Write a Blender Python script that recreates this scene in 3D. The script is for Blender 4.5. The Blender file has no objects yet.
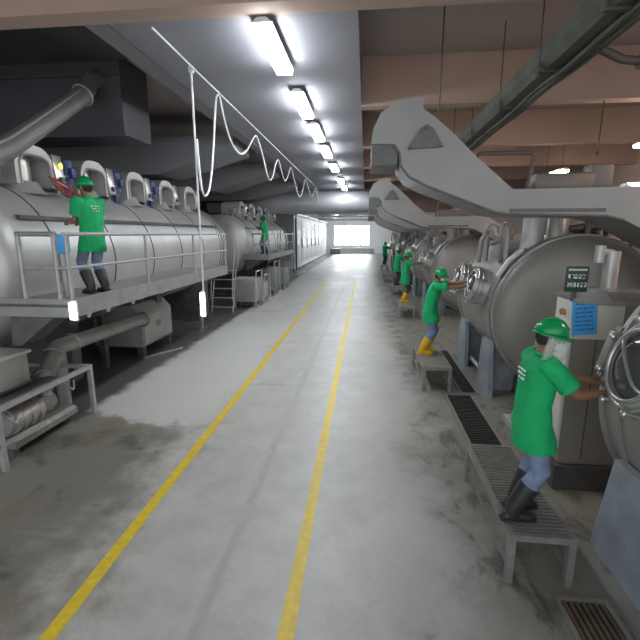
import bpy, bmesh, math, random
from math import sin, cos, pi, radians as R
from mathutils import Vector, Matrix, noise
random.seed(7)
C = bpy.context.scene.collection
V = Vector

# ------------------------------------------------------------------ materials
MAT = {}
def mat(name, col, rough=.5, metal=0., var=.12, scale=6., bump=0., emit=None, estr=0., alpha=None, trans=0., spots=None):
    m = bpy.data.materials.new(name); m.use_nodes = True
    nt = m.node_tree; b = nt.nodes['Principled BSDF']
    c4 = (*col, 1)
    if var > 0:
        tc = nt.nodes.new('ShaderNodeTexCoord')
        n = nt.nodes.new('ShaderNodeTexNoise'); n.inputs['Scale'].default_value = scale
        n.inputs['Detail'].default_value = 5
        r = nt.nodes.new('ShaderNodeValToRGB')
        lo = tuple(max(0, c * (1 - var)) for c in col); hi = tuple(min(1, c * (1 + var)) for c in col)
        r.color_ramp.elements[0].position = .3; r.color_ramp.elements[1].position = .7
        r.color_ramp.elements[0].color = (*lo, 1); r.color_ramp.elements[1].color = (*hi, 1)
        nt.links.new(tc.outputs['Object'], n.inputs['Vector'])
        nt.links.new(n.outputs['Fac'], r.inputs['Fac'])
        out = r.outputs['Color']
        if spots:
            n2 = nt.nodes.new('ShaderNodeTexNoise'); n2.inputs['Scale'].default_value = spots[1]; n2.inputs['Detail'].default_value = 8
            r2 = nt.nodes.new('ShaderNodeValToRGB'); r2.color_ramp.elements[0].position = spots[2]; r2.color_ramp.elements[1].position = spots[2] + .15
            mx = nt.nodes.new('ShaderNodeMixRGB'); mx.inputs['Color2'].default_value = (*spots[0], 1)
            nt.links.new(tc.outputs['Object'], n2.inputs['Vector'])
            nt.links.new(n2.outputs['Fac'], r2.inputs['Fac']); nt.links.new(r2.outputs['Color'], mx.inputs['Fac'])
            nt.links.new(out, mx.inputs['Color1']); out = mx.outputs['Color']
        nt.links.new(out, b.inputs['Base Color'])
        if bump:
            bp = nt.nodes.new('ShaderNodeBump'); bp.inputs['Strength'].default_value = bump; bp.inputs['Distance'].default_value = .02
            nt.links.new(n.outputs['Fac'], bp.inputs['Height']); nt.links.new(bp.outputs['Normal'], b.inputs['Normal'])
    else:
        b.inputs['Base Color'].default_value = c4
    b.inputs['Roughness'].default_value = rough; b.inputs['Metallic'].default_value = metal
    if emit: b.inputs['Emission Color'].default_value = (*emit, 1); b.inputs['Emission Strength'].default_value = estr
    if alpha is not None: b.inputs['Alpha'].default_value = alpha
    if trans: b.inputs['Transmission Weight'].default_value = trans
    MAT[name] = m
    return m

mat('steel_light', (.50, .50, .49), .42, .4, .10, 1.5)
mat('steel_hood', (.46, .46, .44), .45, .3, .08, 2)
mat('steel_shiny', (.52, .52, .50), .32, .8, .08, 4)
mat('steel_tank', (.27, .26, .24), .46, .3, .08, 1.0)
mat('steel_dull', (.33, .33, .32), .45, .5, .12, 3)
mat('steel_dark', (.12, .12, .12), .5, .5, .2, 5)
mat('paint_grey', (.33, .335, .33), .45, .1, .10, 2)
mat('paint_bluegrey', (.25, .29, .32), .5, .1, .22, 3, spots=((.16, .18, .19), 2.2, .56))
mat('paint_arm', (.26, .265, .26), .42, .15, .07, 2)
mat('rail_grey', (.36, .365, .36), .42, .3, .1, 8)
mat('deck_grey', (.27, .275, .27), .5, .2, .15, 4)
mat('rubber_dark', (.03, .03, .03), .6, 0, .2, 8)
mat('motor_blue', (.03, .055, .16), .45, .1, .15, 6)
mat('sign_blue', (.08, .42, .85), .5, 0, .05, 6)
mat('ink_blue', (.02, .16, .52), .6, 0, 0)
mat('sign_green', (.02, .06, .045), .5, 0, .1, 6)
mat('ink_white', (.75, .78, .75), .6, 0, 0)
mat('panel_cream', (.62, .61, .56), .5, 0, .06, 3)
mat('cabinet_olive', (.32, .30, .25), .4, .35, .08, 1.5)
mat('lamp_yellow', (.9, .85, .1), .4, 0, 0, emit=(1, .9, .15), estr=.7)
mat('drive_brown', (.15, .13, .115), .5, .2, .1, 3)
mat('pipe_dim', (.19, .185, .18), .5, .2, .1, 2)
mat('brass', (.45, .30, .1), .4, .6, .1, 8)
mat('hose_red', (.32, .06, .04), .5, 0, .15, 9)
mat('olive_paint', (.085, .09, .07), .6, .1, .25, 3)
mat('rod_dark', (.10, .08, .07), .6, .2, 0)
mat('duct_galv', (.46, .47, .49), .40, .25, .10, .8)
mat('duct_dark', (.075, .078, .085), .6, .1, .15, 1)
mat('beam_conc', (.43, .315, .26), .75, 0, .08, .7)
mat('ceil_conc', (.32, .275, .26), .8, 0, .06, .5)
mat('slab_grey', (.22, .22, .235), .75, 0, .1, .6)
mat('soffit_lamp_tint', (.27, .27, .30), .75, 0, .06, .6)  # bluish tint of the tube lights put into the slab colour
mat('wall_dark', (.16, .16, .17), .8, 0, .15, .6)
mat('wall_warm', (.52, .40, .34), .8, 0, .08, .6)
mat('wall_white', (.75, .77, .78), .7, 0, .05, .6)
mat('white_paint', (.66, .68, .70), .4, .1, .06, 1)
mat('line_yellow', (.70, .52, .035), .45, 0, .13, 14, spots=((.50, .42, .16), 30, .64))
mat('cable_white', (.8, .82, .85), .5, 0, 0)
mat('lamp_white', (.9, .95, 1), .5, 0, 0, emit=(.90, .95, 1), estr=32)
mat('lamp_warm', (1, .9, .8), .5, 0, 0, emit=(1, .78, .64), estr=36)
mat('tube_glow', (.9, .95, 1), .5, 0, 0, emit=(.86, .92, 1), estr=2.0)
mat('daylight', (.95, .98, 1), .5, 0, 0, emit=(.90, .96, 1), estr=7)
mat('lamp_house', (.6, .6, .6), .5, .1, 0)
mat('glass_dark', (.10, .105, .11), .12, .3, .2, 2)
mat('skin', (.235, .115, .068), .5, 0, .08, 20)
mat('shirt_green', (.0, .36, .115), .8, 0, .10, 7, bump=.15)
mat('jeans', (.16, .22, .34), .8, 0, .18, 14, bump=.1)
mat('trousers_dark', (.03, .032, .036), .8, 0, .2, 12)
mat('boot_yellow', (.66, .38, .01), .4, 0, .12, 9)
mat('boot_black', (.022, .022, .024), .45, 0, .2, 9)
mat('helmet_green', (.0, .27, .075), .25, 0, .04, 5)
mat('hair', (.015, .012, .01), .7, 0, 0)
mat('mask_white', (.72, .74, .74), .7, 0, .05, 20)
mat('eye', (.02, .02, .02), .2, 0, 0)
mat('visor', (.75, .85, .80), .08, 0, 0, alpha=.22)
mat('drain_dark', (.045, .045, .042), .35, .2, .3, 6)
mat('drain_rust', (.14, .10, .07), .6, .3, .3, 9)
mat('pit_black', (.012, .012, .012), .8, 0, 0)
mat('bench_steel', (.25, .25, .235), .45, .4, .16, 10)

def floor_mat():
    m = bpy.data.materials.new('floor_concrete'); m.use_nodes = True
    nt = m.node_tree; N = nt.nodes; L = nt.links; b = N['Principled BSDF']
    tc = N.new('ShaderNodeTexCoord'); sep = N.new('ShaderNodeSeparateXYZ'); L.new(tc.outputs['Object'], sep.inputs[0])
    def nz(scale, detail=6, rough=.6, sc=(1, 1, 1), dist=0):
        mp = N.new('ShaderNodeMapping'); mp.inputs['Scale'].default_value = sc
        L.new(tc.outputs['Object'], mp.inputs['Vector'])
        n = N.new('ShaderNodeTexNoise'); n.inputs['Scale'].default_value = scale; n.inputs['Detail'].default_value = detail
        n.inputs['Roughness'].default_value = rough; n.inputs['Distortion'].default_value = dist
        L.new(mp.outputs[0], n.inputs['Vector']); return n.outputs['Fac']
    def mth(op, a, b_=None, c=None):
        n = N.new('ShaderNodeMath'); n.operation = op; n.use_clamp = False
        for i, v in enumerate((a, b_, c)):
            if v is None: continue
            if isinstance(v, (int, float)): n.inputs[i].default_value = v
            else: L.new(v, n.inputs[i])
        return n.outputs[0]
    def sst(v, lo, hi):
        n = N.new('ShaderNodeMapRange'); n.interpolation_type = 'SMOOTHSTEP'
        n.inputs['From Min'].default_value = lo; n.inputs['From Max'].default_value = hi
        L.new(v, n.inputs['Value']); return n.outputs['Result']
    def mix(c1, c2, f):
        n = N.new('ShaderNodeMixRGB')
        for i, v in ((0, f), (1, c1), (2, c2)):
            if isinstance(v, tuple): n.inputs[i].default_value = (*v, 1)
            elif isinstance(v, (int, float)): n.inputs[i].default_value = v
            else: L.new(v, n.inputs[i])
        return n.outputs[0]
    X, Y = sep.outputs['X'], sep.outputs['Y']
    big = nz(.55, 6, .62); mid = nz(2.2, 8, .65); fine = nz(26, 4, .7)
    wob = mth('MULTIPLY_ADD', big, 1.9, -.95)
    wob2 = mth('MULTIPLY_ADD', mid, .9, -.45)
    xw = mth('ADD', mth('ADD', X, wob), wob2)
    yw = mth('ADD', mth('ADD', Y, wob), wob2)
    base = mix((.41, .41, .385), (.50, .50, .475), sst(mid, .3, .7))
    base = mix(base, (.29, .29, .27), mth('MULTIPLY', sst(fine, .52, .72), .35))
    # brown-green worn zone left of the walkway, nearer the camera
    fl = mth('SUBTRACT', 1.0, sst(xw, -3.0, -1.9))
    near = mth('SUBTRACT', 1.0, sst(yw, 5.2, 6.4))
    base = mix(base, (.125, .115, .085), mth('MULTIPLY', mth('MULTIPLY', fl, near), .82))
    # dark stains inside it
    st = mth('MULTIPLY', mth('MULTIPLY', fl, near), sst(nz(1.3, 6, .6, (1, 1, 1), .5), .52, .66))
    base = mix(base, (.055, .058, .055), mth('MULTIPLY', st, .8))
    st2 = mth('MULTIPLY', mth('MULTIPLY', fl, near), sst(nz(.9, 5, .6, (1.3, .7, 1)), .55, .7))
    base = mix(base, (.17, .125, .06), mth('MULTIPLY', st2, .5))
    # pale dry patch
    px = mth('MULTIPLY', sst(xw, -4.6, -4.3), mth('SUBTRACT', 1.0, sst(xw, -2.4, -2.1)))
    py = mth('MULTIPLY', sst(yw, 5.6, 5.9), mth('SUBTRACT', 1.0, sst(yw, 11.5, 14.0)))
    base = mix(base, (.53, .535, .51), mth('MULTIPLY', mth('MULTIPLY', px, py), .85))
    # wet floor under the left machines, with the platform's shade painted in
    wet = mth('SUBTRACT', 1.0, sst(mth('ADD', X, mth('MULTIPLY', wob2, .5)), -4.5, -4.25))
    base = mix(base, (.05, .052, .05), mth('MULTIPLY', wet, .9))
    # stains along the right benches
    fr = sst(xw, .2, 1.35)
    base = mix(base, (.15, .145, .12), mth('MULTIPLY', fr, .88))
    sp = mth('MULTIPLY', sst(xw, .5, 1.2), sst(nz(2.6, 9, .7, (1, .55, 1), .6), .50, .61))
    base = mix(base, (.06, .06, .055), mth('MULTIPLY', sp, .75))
    # faint cross cracks and tyre marks
    crk = sst(nz(.35, 3, .5, (.5, 6, 1), .3), .66, .72)
    base = mix(base, (.27, .27, .255), mth('MULTIPLY', crk, .4))
    seam = mth('SUBTRACT', 1.0, sst(mth('ABSOLUTE', mth('ADD', mth('ADD', X, 1.15), mth('MULTIPLY', wob2, .25))), .0, .09))
    base = mix(base, (.27, .27, .265), mth('MULTIPLY', mth('MULTIPLY', seam, sst(mid, .35, .6)), .5))
    far = sst(Y, 16.0, 34.0)
    L.new(base, b.inputs['Base Color'])
    ro = mth('MULTIPLY_ADD', mid, .30, .30)
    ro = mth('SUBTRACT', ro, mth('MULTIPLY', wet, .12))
    ro = mth('SUBTRACT', ro, mth('MULTIPLY', sst(big, .45, .65), .10))
    L.new(ro, b.inputs['Roughness'])
    bp = N.new('ShaderNodeBump'); bp.inputs['Strength'].default_value = .12; bp.inputs['Distance'].default_value = .01
    L.new(fine, bp.inputs['Height']); L.new(bp.outputs[0], b.inputs['Normal'])
    return m
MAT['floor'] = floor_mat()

# ------------------------------------------------------------------ mesh building
class MB:
    def __init__(s): s.bm = bmesh.new()
    def box(s, x0, x1, y0, y1, z0, z1, bev=0, M=None):
        r = bmesh.ops.create_cube(s.bm, size=1.0); vs = r['verts']
        for v in vs:
            v.co = V(((x0 + x1) / 2 + v.co.x * (x1 - x0), (y0 + y1) / 2 + v.co.y * (y1 - y0), (z0 + z1) / 2 + v.co.z * (z1 - z0)))
        if M is not None:
            for v in vs: v.co = M @ v.co
        if bev:
            es = list({e for v in vs for e in v.link_edges})
            bmesh.ops.bevel(s.bm, geom=es, offset=bev, segments=2, affect='EDGES', profile=.5)
        return s
    def ring(s, c, u, w, a, b, n):
        return [s.bm.verts.new(c + u * (a * cos(2 * pi * i / n)) + w * (b * sin(2 * pi * i / n))) for i in range(n)]
    def skin(s, rings, cap0=True, cap1=True):
        n = len(rings[0])
        for r0, r1 in zip(rings, rings[1:]):
            for i in range(n):
                j = (i + 1) % n
                s.bm.faces.new((r0[i], r0[j], r1[j], r1[i]))
        if cap0: s.bm.faces.new(list(reversed(rings[0])))
        if cap1: s.bm.faces.new(rings[-1])
    def tube(s, pts, r, n=10, ref=None, closed=False, caps=True):
        """sweep: r is a number, or a list of numbers / (a, b) pairs"""
        P = [V(p) for p in pts]; k = len(P)
        rs = r if isinstance(r, (list, tuple)) else [r] * k
        T = []
        for i in range(k):
            if closed: d = P[(i + 1) % k] - P[i - 1]
            else: d = P[min(i + 1, k - 1)] - P[max(i - 1, 0)]
            T.append(d.normalized() if d.length > 1e-9 else V((0, 0, 1)))
        u = V(ref) if ref else (V((0, 0, 1)) if abs(T[0].z) < .9 else V((1, 0, 0)))
        rings = []
        for i in range(k):
            u = u - T[i] * u.dot(T[i])
            if u.length < 1e-6: u = T[i].orthogonal()
            u.normalize(); w = T[i].cross(u)
            a, b = rs[i] if isinstance(rs[i], (list, tuple)) else (rs[i], rs[i])
            rings.append(s.ring(P[i], u, w, a, b, n))
        if closed: rings.append(rings[0]); s.skin(rings, False, False)
        else: s.skin(rings, caps, caps)
        return s
    def cyl(s, p0, p1, r, n=16, r1=None): return s.tube([p0, p1], [r, r if r1 is None else r1], n)
    def lathe(s, c, axis, prof, n=32, cap0=False, cap1=False):
        """prof: (distance along axis, radius)"""
        ax = V(axis).normalized(); u = V((0, 0, 1)) if abs(ax.z) < .9 else V((1, 0, 0))
        u = (u - ax * u.dot(ax)).normalized(); w = ax.cross(u); c = V(c)
        s.skin([s.ring(c + ax * t, u, w, max(r, 1e-4), max(r, 1e-4), n) for t, r in prof], cap0, cap1)
        return s
    def torus(s, c, axis, Rr, r, n=32, m=8):
        ax = V(axis).normalized(); u = V((0, 0, 1)) if abs(ax.z) < .9 else V((1, 0, 0))
        u = (u - ax * u.dot(ax)).normalized(); w = ax.cross(u); c = V(c)
        s.tube([c + u * (Rr * cos(2 * pi * i / n)) + w * (Rr * sin(2 * pi * i / n)) for i in range(n)], r, m, ref=tuple(ax), closed=True)
        return s
    def ell(s, c, a, b, cz, n=16, M=None):
        r = bmesh.ops.create_uvsphere(s.bm, u_segments=n, v_segments=max(8, n // 2 + 2), radius=1)
        for v in r['verts']:
            p = V((v.co.x * a, v.co.y * b, v.co.z * cz))
            if M is not None: p = M @ p
            v.co = V(c) + p
        return s
    def prism(s, poly, y0, y1, axis='y', bev=0):
        """polygon given in the plane across `axis`, extruded along it"""
        def pt(p, t):
            if axis == 'y': return V((p[0], t, p[1]))
            if axis == 'x': return V((t, p[0], p[1]))
            return V((p[0], p[1], t))
        a = [s.bm.verts.new(pt(p, y0)) for p in poly]; b = [s.bm.verts.new(pt(p, y1)) for p in poly]
        n = len(poly); fs = [s.bm.faces.new(a), s.bm.faces.new(list(reversed(b)))]
        for i in range(n):
            j = (i + 1) % n; fs.append(s.bm.faces.new((a[j], a[i], b[i], b[j])))
        bmesh.ops.recalc_face_normals(s.bm, faces=fs)
        if bev:
            es = list({e for f in fs for e in f.edges})
            bmesh.ops.bevel(s.bm, geom=es, offset=bev, segments=2, affect='EDGES')
        return s
    def build(s, name, m, parent=None, smooth=40, loc=(0, 0, 0)):
        bm = s.bm
        bmesh.ops.recalc_face_normals(bm, faces=bm.faces[:])
        if smooth:
            for f in bm.faces: f.smooth = True
            lim = R(smooth)
            for e in bm.edges:
                if len(e.link_faces) == 2 and e.calc_face_angle(0) > lim: e.smooth = False
        me = bpy.data.meshes.new(name); bm.to_mesh(me); bm.free()
        me.materials.append(MAT[m] if isinstance(m, str) else m)
        o = bpy.data.objects.new(name, me); C.objects.link(o); o.location = loc
        if parent: o.parent = parent
        return o

def tag(o, label, cat, group=None, kind=None):
    if label: o['label'] = label
    if cat: o['category'] = cat
    if group: o['group'] = group
    if kind: o['kind'] = kind
    return o
def thing(name, label, cat, loc=(0, 0, 0), rz=0, group=None):
    o = bpy.data.objects.new(name, None); C.objects.link(o); o.empty_display_size = .2
    o.location = loc; o.rotation_euler = (0, 0, rz)
    return tag(o, label, cat, group)
def dup(root, loc, label, rz=0, group=None, skip=()):
    r = root.copy(); C.objects.link(r); r.location = loc; r.rotation_euler = (0, 0, rz); r['label'] = label
    if group: r['group'] = group
    for ch in list(root.children):
        if ch.name.split('.')[0] in skip: continue
        c = ch.copy(); C.objects.link(c); c.parent = r
        for g in list(ch.children):
            d = g.copy(); C.objects.link(d); d.parent = c
    return r
def struct(name, mb, m, smooth=40, loc=(0, 0, 0)):
    return tag(mb.build(name, m, None, smooth, loc), None, None, None, 'structure')

# ------------------------------------------------------------------ camera
H = 2.8; F = 420.0
th = math.atan(86 / F); ps = math.atan(46 / F * cos(th))
fw = V((-sin(ps) * cos(th), cos(ps) * cos(th), -sin(th))); rt = V((cos(ps), sin(ps), 0)); up = rt.cross(fw)
cam = bpy.data.cameras.new('camera'); co = bpy.data.objects.new('camera', cam); C.objects.link(co)
cam.sensor_width = 36; cam.lens = 36 * F / 640; cam.clip_end = 200
co.matrix_world = Matrix(((rt.x, up.x, -fw.x, 0), (rt.y, up.y, -fw.y, 0), (rt.z, up.z, -fw.z, H), (0, 0, 0, 1)))
bpy.context.scene.camera = co

# ------------------------------------------------------------------ setting
CZ = 6.3; XL = -10.0; XR = 10.0; YE = 62.0; YB = -2.5
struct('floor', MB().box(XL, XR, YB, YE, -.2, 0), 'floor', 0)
struct('ceiling', MB().box(XL, XR, YB, YE, CZ, CZ + .2), 'ceil_conc', 0)
struct('wall_left', MB().box(XL - .2, XL, YB, YE, 0, CZ), 'wall_dark', 0)
struct('wall_right', MB().box(XR, XR + .2, YB, YE, 0, CZ), 'wall_warm', 0)
w = MB(); w.box(XL, XR, YE, YE + .2, 0, CZ)
struct('wall_far', w, 'wall_white', 0)
for i, (x0, x1) in enumerate([(-4.6, -3.4), (-3.3, -2.1), (-2.0, -.8), (-.7, .5)]):
    f = MB()
    for a, b, c, d in ((x0, x1, 1.15, 1.25), (x0, x1, 3.95, 4.05), (x0, x0 + .06, 1.25, 3.95), (x1 - .06, x1, 1.25, 3.95), (x0, x1, 2.9, 2.95)):
        f.box(a, b, YE - .08, YE, c, d)
    fo = struct('window_%d' % (i + 1), f, 'white_paint', 0)
    MB().box(x0 + .06, x1 - .06, YE - .03, YE - .01, 1.25, 3.95).build('pane', 'daylight', fo, 0)
struct('baseboard_far', MB().box(-5, 1.2, YE - .12, YE, 0, .75), 'paint_grey', 0)

# transverse beams on the walkway ceiling, a long beam on the left
BZ = 5.4
for k, y in enumerate((1.8, 5.3, 9.4, 13.6, 17.7, 21.8, 26.9, 31.0, 37.0, 44.0, 53.0)):
    b = MB()
    b.box(-.15 if k > 1 else XL, XR, y, y + .24, BZ, CZ)
    b.box(-.15 if k > 1 else XL, XR, y - .03, y + .27, BZ - .03, BZ)
    struct('ceiling_beam' if k == 0 else 'ceiling_beam.%03d' % k, b, 'beam_conc', 0)
struct('ceiling_soffit', MB().box(-3.3, -.15, 5.57, YE, BZ - .005, BZ + .2), 'soffit_lamp_tint', 0)
struct('dark_ceiling_slab', MB().box(XL, -3.6, 5.57, 8.66, 6.16, 6.295), 'duct_dark', 0)  # dark slab added only to darken this stretch of ceiling
struct('long_ceiling_beam', MB().box(-3.6, -3.3, 5.57, YE, BZ - .02, CZ), 'slab_grey', 0)
# vertical joints on the near beam's face
# sloped slabs left of the long beam (underside of the storey stepped down)
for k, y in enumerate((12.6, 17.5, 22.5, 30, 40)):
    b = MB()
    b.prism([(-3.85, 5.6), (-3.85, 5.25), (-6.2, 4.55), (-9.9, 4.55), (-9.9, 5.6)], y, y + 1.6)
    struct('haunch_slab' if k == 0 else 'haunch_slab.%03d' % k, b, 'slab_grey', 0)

# yellow lines
def line(x0, y0, x1, y1, w, label):
    d = V((x1 - x0, y1 - y0, 0)); n = V((-d.y, d.x, 0)).normalized() * w / 2
    m = MB(); K = 60; L, Rr = [], []
    for i in range(K + 1):
        p = V((x0, y0, 0)) + d * (i / K); ww = 1 + .14 * noise.noise(V((i * .9, x0, 0)))
        L.append((p + n * ww).to_2d()); Rr.append((p - n * ww).to_2d())
    vs = [[m.bm.verts.new((p.x, p.y, z)) for p in q] for q, z in ((L, .004), (Rr, .004))]
    for i in range(K): m.bm.faces.new((vs[0][i], vs[1][i], vs[1][i + 1], vs[0][i + 1]))
    r = bmesh.ops.extrude_face_region(m.bm, geom=m.bm.faces[:])
    for e in r['geom']:
        if isinstance(e, bmesh.types.BMVert): e.co.z = 0.0005
    return tag(m.build('floor_line', 'line_yellow', None, 30), label, 'floor line', 'yellow walkway lines')
line(-2.17, .9, -2.28, 26, .115, 'yellow line painted on the floor on the left side of the walkway')
line(-.50, .9, -.60, 26, .11, 'yellow line painted on the floor on the right side of the walkway')

# drain trench and gratings on the right
def cover(name, x0, x1, y0, y1, label, m, bars, along):
    t = thing(name, label, 'drain cover', ((x0 + x1) / 2, (y0 + y1) / 2, 0))
    a, b = (x1 - x0) / 2, (y1 - y0) / 2
    f = MB()
    f.box(-a, -a + .04, -b, b, 0, .022).box(a - .04, a, -b, b, 0, .022).box(-a + .04, a - .04, -b, -b + .04, 0, .022).box(-a + .04, a - .04, b - .04, b, 0, .022)
    f.build('frame', 'bench_steel', t, 0)
    MB().box(-a + .04, a - .04, -b + .04, b - .04, .0, .006).build('sump', 'pit_black', t, 0)
    g = MB()
    if along == 'y':
        n = bars
        for i in range(n):
            x = -a + .04 + (2 * a - .08) * (i + .5) / n
            g.box(x - .013, x + .013, -b + .04, b - .04, .004, .02)
    else:
        for i in range(bars):
            y = -b + .04 + (2 * b - .08) * (i + .5) / bars
            g.box(-a + .04, a - .04, y - .012, y + .012, .004, .02)
    g.build('grating', m, t, 0)
    return t
cover('drain_grate', 1.52, 1.92, 2.2, 2.98, 'rusty slotted drain grate in the floor near the nearest right tank', 'drain_rust', 7, 'y')
cover('trench_cover', 1.44, 1.92, 4.66, 7.25, 'long dark trench cover in the floor beyond the slatted bench', 'drain_dark', 46, 'x')
cover('trench_cover', 1.74, 2.06, 7.3, 10.2, 'dark trench cover in the floor under the second tank front', 'drain_dark', 50, 'x')

# ------------------------------------------------------------------ ceiling lights
lx, lz = -1.31, 5.25
proto = thing('ceiling_light', 'nearest long bluish white tube light over the walkway', 'ceiling light', (lx, 6.35, lz), 0, 'tube lights over the walkway')
MB().prism([(-.13, .05), (.13, .05), (.06, .11), (-.06, .11)], -.78, .78).build('housing', 'lamp_house', proto, 0)
MB().box(-.12, .12, -.75, .75, -.02, .05, .012).build('diffuser', 'lamp_white', proto)
for yy in (-.6, .6): MB().cyl((0, yy, .1), (0, yy, BZ - lz), .008, 6).build('hanger', 'rod_dark', proto)
ordn = ['second', 'third', 'fourth', 'fifth', 'sixth', 'seventh', 'eighth']
for i in range(7):
    dup(proto, (lx + .012 * (i + 1), [8.9, 11.2, 13.7, 16.9, 21.0, 24.2, 33][i], lz), '%s tube light from the front over the walkway, seen end on' % ordn[i].capitalize())
for i, (x, y) in enumerate([(6.2, 10.2), (6.2, 15.5), (6.2, 4.8)]):
    t = thing('ceiling_light', ['warm tube light hanging over the right machines at the frame edge', 'warm tube light farther back over the right machines', 'warm tube light over the nearest right machines'][i], 'ceiling light', (x, y, 4.75), 0, 'warm lights over the right machines')
    MB().prism([(-.16, .05), (.16, .05), (.06, .12), (-.06, .12)], -.8, .8).build('housing', 'lamp_house', t, 0)
    MB().box(-.15, .15, -.75, .75, -.02, .05, .012).build('diffuser', 'lamp_warm', t)
    for yy in (-.6, .6): MB().cyl((0, yy, .1), (0, yy, CZ - 4.75), .008, 6).build('hanger', 'rod_dark', t)

for i, y in enumerate((38, 42, 46, 50, 54, 58)):  # extra lamps, unseen behind the duct, added to brighten the far end
    for j, x in enumerate((-3.2, .6)):
        dup(proto, (min(x, -.5), y, lz), 'unseen tube light added to brighten the far end, behind the round duct', 0, 'added far tube lights unseen behind the round duct')
# festoon cable with its track and the drop pole
X0 = -2.75
fest = [(6.98, 4.3), (7.02, 3.85), (7.08, 3.55), (7.21, 3.44), (7.42, 3.56), (7.62, 3.95), (7.78, 4.45), (7.92, 4.95), (8.04, 5.25), (8.18, 5.3), (8.27, 5.2), (8.4, 4.98), (8.73, 4.67), (9.1, 4.53), (9.5, 4.52), (10.0, 4.7), (10.5, 5.02), (10.83, 5.17), (11.1, 5.08), (11.45, 4.85), (11.9, 4.45), (12.3, 4.3), (12.7, 4.48), (13.1, 4.85), (13.48, 5.04), (13.8, 4.92), (14.2, 4.66), (14.6, 4.56), (15.1, 4.75), (15.6, 5.1), (15.9, 5.12), (16.5, 4.8), (17.2, 4.42), (17.9, 4.33), (18.6, 4.6), (19.3, 5.1), (19.7, 5.2), (20.4, 4.95), (21.2, 4.7), (21.9, 4.68), (22.6, 4.9), (23.4, 5.2), (24.0, 5.0), (24.6, 4.7), (24.9, 4.7)]
# smooth by Catmull-Rom
def smooth_pts(P, k=4):
    out = []
    for i in range(len(P) - 1):
        p0, p1, p2, p3 = (V(P[max(i - 1, 0)]), V(P[i]), V(P[i + 1]), V(P[min(i + 2, len(P) - 1)]))
        for j in range(k):
            t = j / k
            out.append(.5 * ((2 * p1) + (p2 - p0) * t + (2 * p0 - 5 * p1 + 4 * p2 - p3) * t * t + (3 * p1 - p0 - 3 * p2 + p3) * t ** 3))
    out.append(V(P[-1])); return out
t = thing('festoon_cable', 'white cable hanging in loops below a thin ceiling wire on the left', 'cable', (X0, 7, 5.3))
MB().tube([p for p in smooth_pts([(0, y - 7, z - 5.3) for y, z in fest])], .019, 6).build('looped_cable', 'cable_white', t)
MB().tube([(0, -1.3, .06), (0, 0, .05), (0, 9, .02), (0, 17.6, 0)], .014, 6).build('track_wire', 'cable_white', t)
for y in (1.2, 3.85, 6.5, 8.8, 12.7): MB().cyl((0, y, 0), (0, y, BZ - 5.3), .006, 5).build('hanger', 'rod_dark', t)
def tube_lamp(loc, label, hh=.46):
    t = thing('tube_lamp', label, 'lamp', loc, 0, 'short white tube lamps along the left platform')
    MB().box(-.03, .03, -.02, .025, 0, hh, .006).build('housing', 'lamp_house', t)
    MB().box(-.045, .045, -.06, -.02, .02, hh - .02, .012).build('diffuser', 'tube_glow', t)
    return t
t = thing('drop_pole', 'thin white conduit pole dropping from the ceiling wire', 'pole', (X0 - .06, 7.05, 1.8))
MB().cyl((0, 0, 0), (0, 0, 3.6), .018, 10).build('conduit', 'lamp_house', t)
MB().box(-.04, .04, -.03, .03, 3.5, 3.62, .01).build('clamp', 'lamp_house', t)
tube_lamp((X0 - .07, 7.05, 1.36), 'short white tube lamp at the foot of the hanging white pole')

# ------------------------------------------------------------------ ducts overhead
t = thing('round_duct', 'large round galvanised duct crossing the hall below the ceiling', 'duct', (-3, 26, 4.66))
MB().cyl((-6.6, 0, 0), (4.6, 0, 0), .68, 40).build('duct_pipe', 'duct_galv', t)
for x in (-5, -2.6, -.2, 2.2, 4.4): MB().lathe((x, 0, 0), (1, 0, 0), [(-.03, .68), (-.03, .70), (.03, .70), (.03, .68)], 40).build('seam_band', 'duct_galv', t)
for x in (-4, 1): MB().cyl((x, 0, .6), (x, 0, CZ - 4.66), .015, 6).build('hanger_rod', 'rod_dark', t)
t = thing('square_duct', 'big dark square duct under the ceiling at upper left', 'duct', (-7.4, 9.6, 4.8))
MB().box(-2.5, 2.45, -.9, .2, 0, 1.495).build('duct_body', 'duct_dark', t, 0)
MB().box(-2.5, 2.5, -.95, -.88, -.04, .03).box(-2.5, 2.5, -.95, -.88, 1.1, 1.16).build('flange', 'duct_dark', t, 0)
t = thing('elbow_pipe', 'grey pipe with an elbow rising diagonally into the dark square duct', 'pipe', (-5.45, 6.2, 4.0))
MB().tube([(-.1, -2.2, -1.1), (0, 0, .06), (.0, 2.0, 1.40), (0, 2.16, 1.56), (-.0, 2.24, 1.70), (-.0, 2.35, 1.80), (-.0, 2.5, 1.84)], .165, 20).build('pipe_run', 'pipe_dim', t)
MB().tube([(.1, -2.1, -.88), (.11, 0, .22), (.08, 2.1, 1.6)], .025, 8).build('cable_conduit', 'rail_grey', t)
MB().torus((0, 2.0, 1.40), (0, .84, .54), .185, .02, 24, 8).build('flange', 'paint_grey', t)
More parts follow.
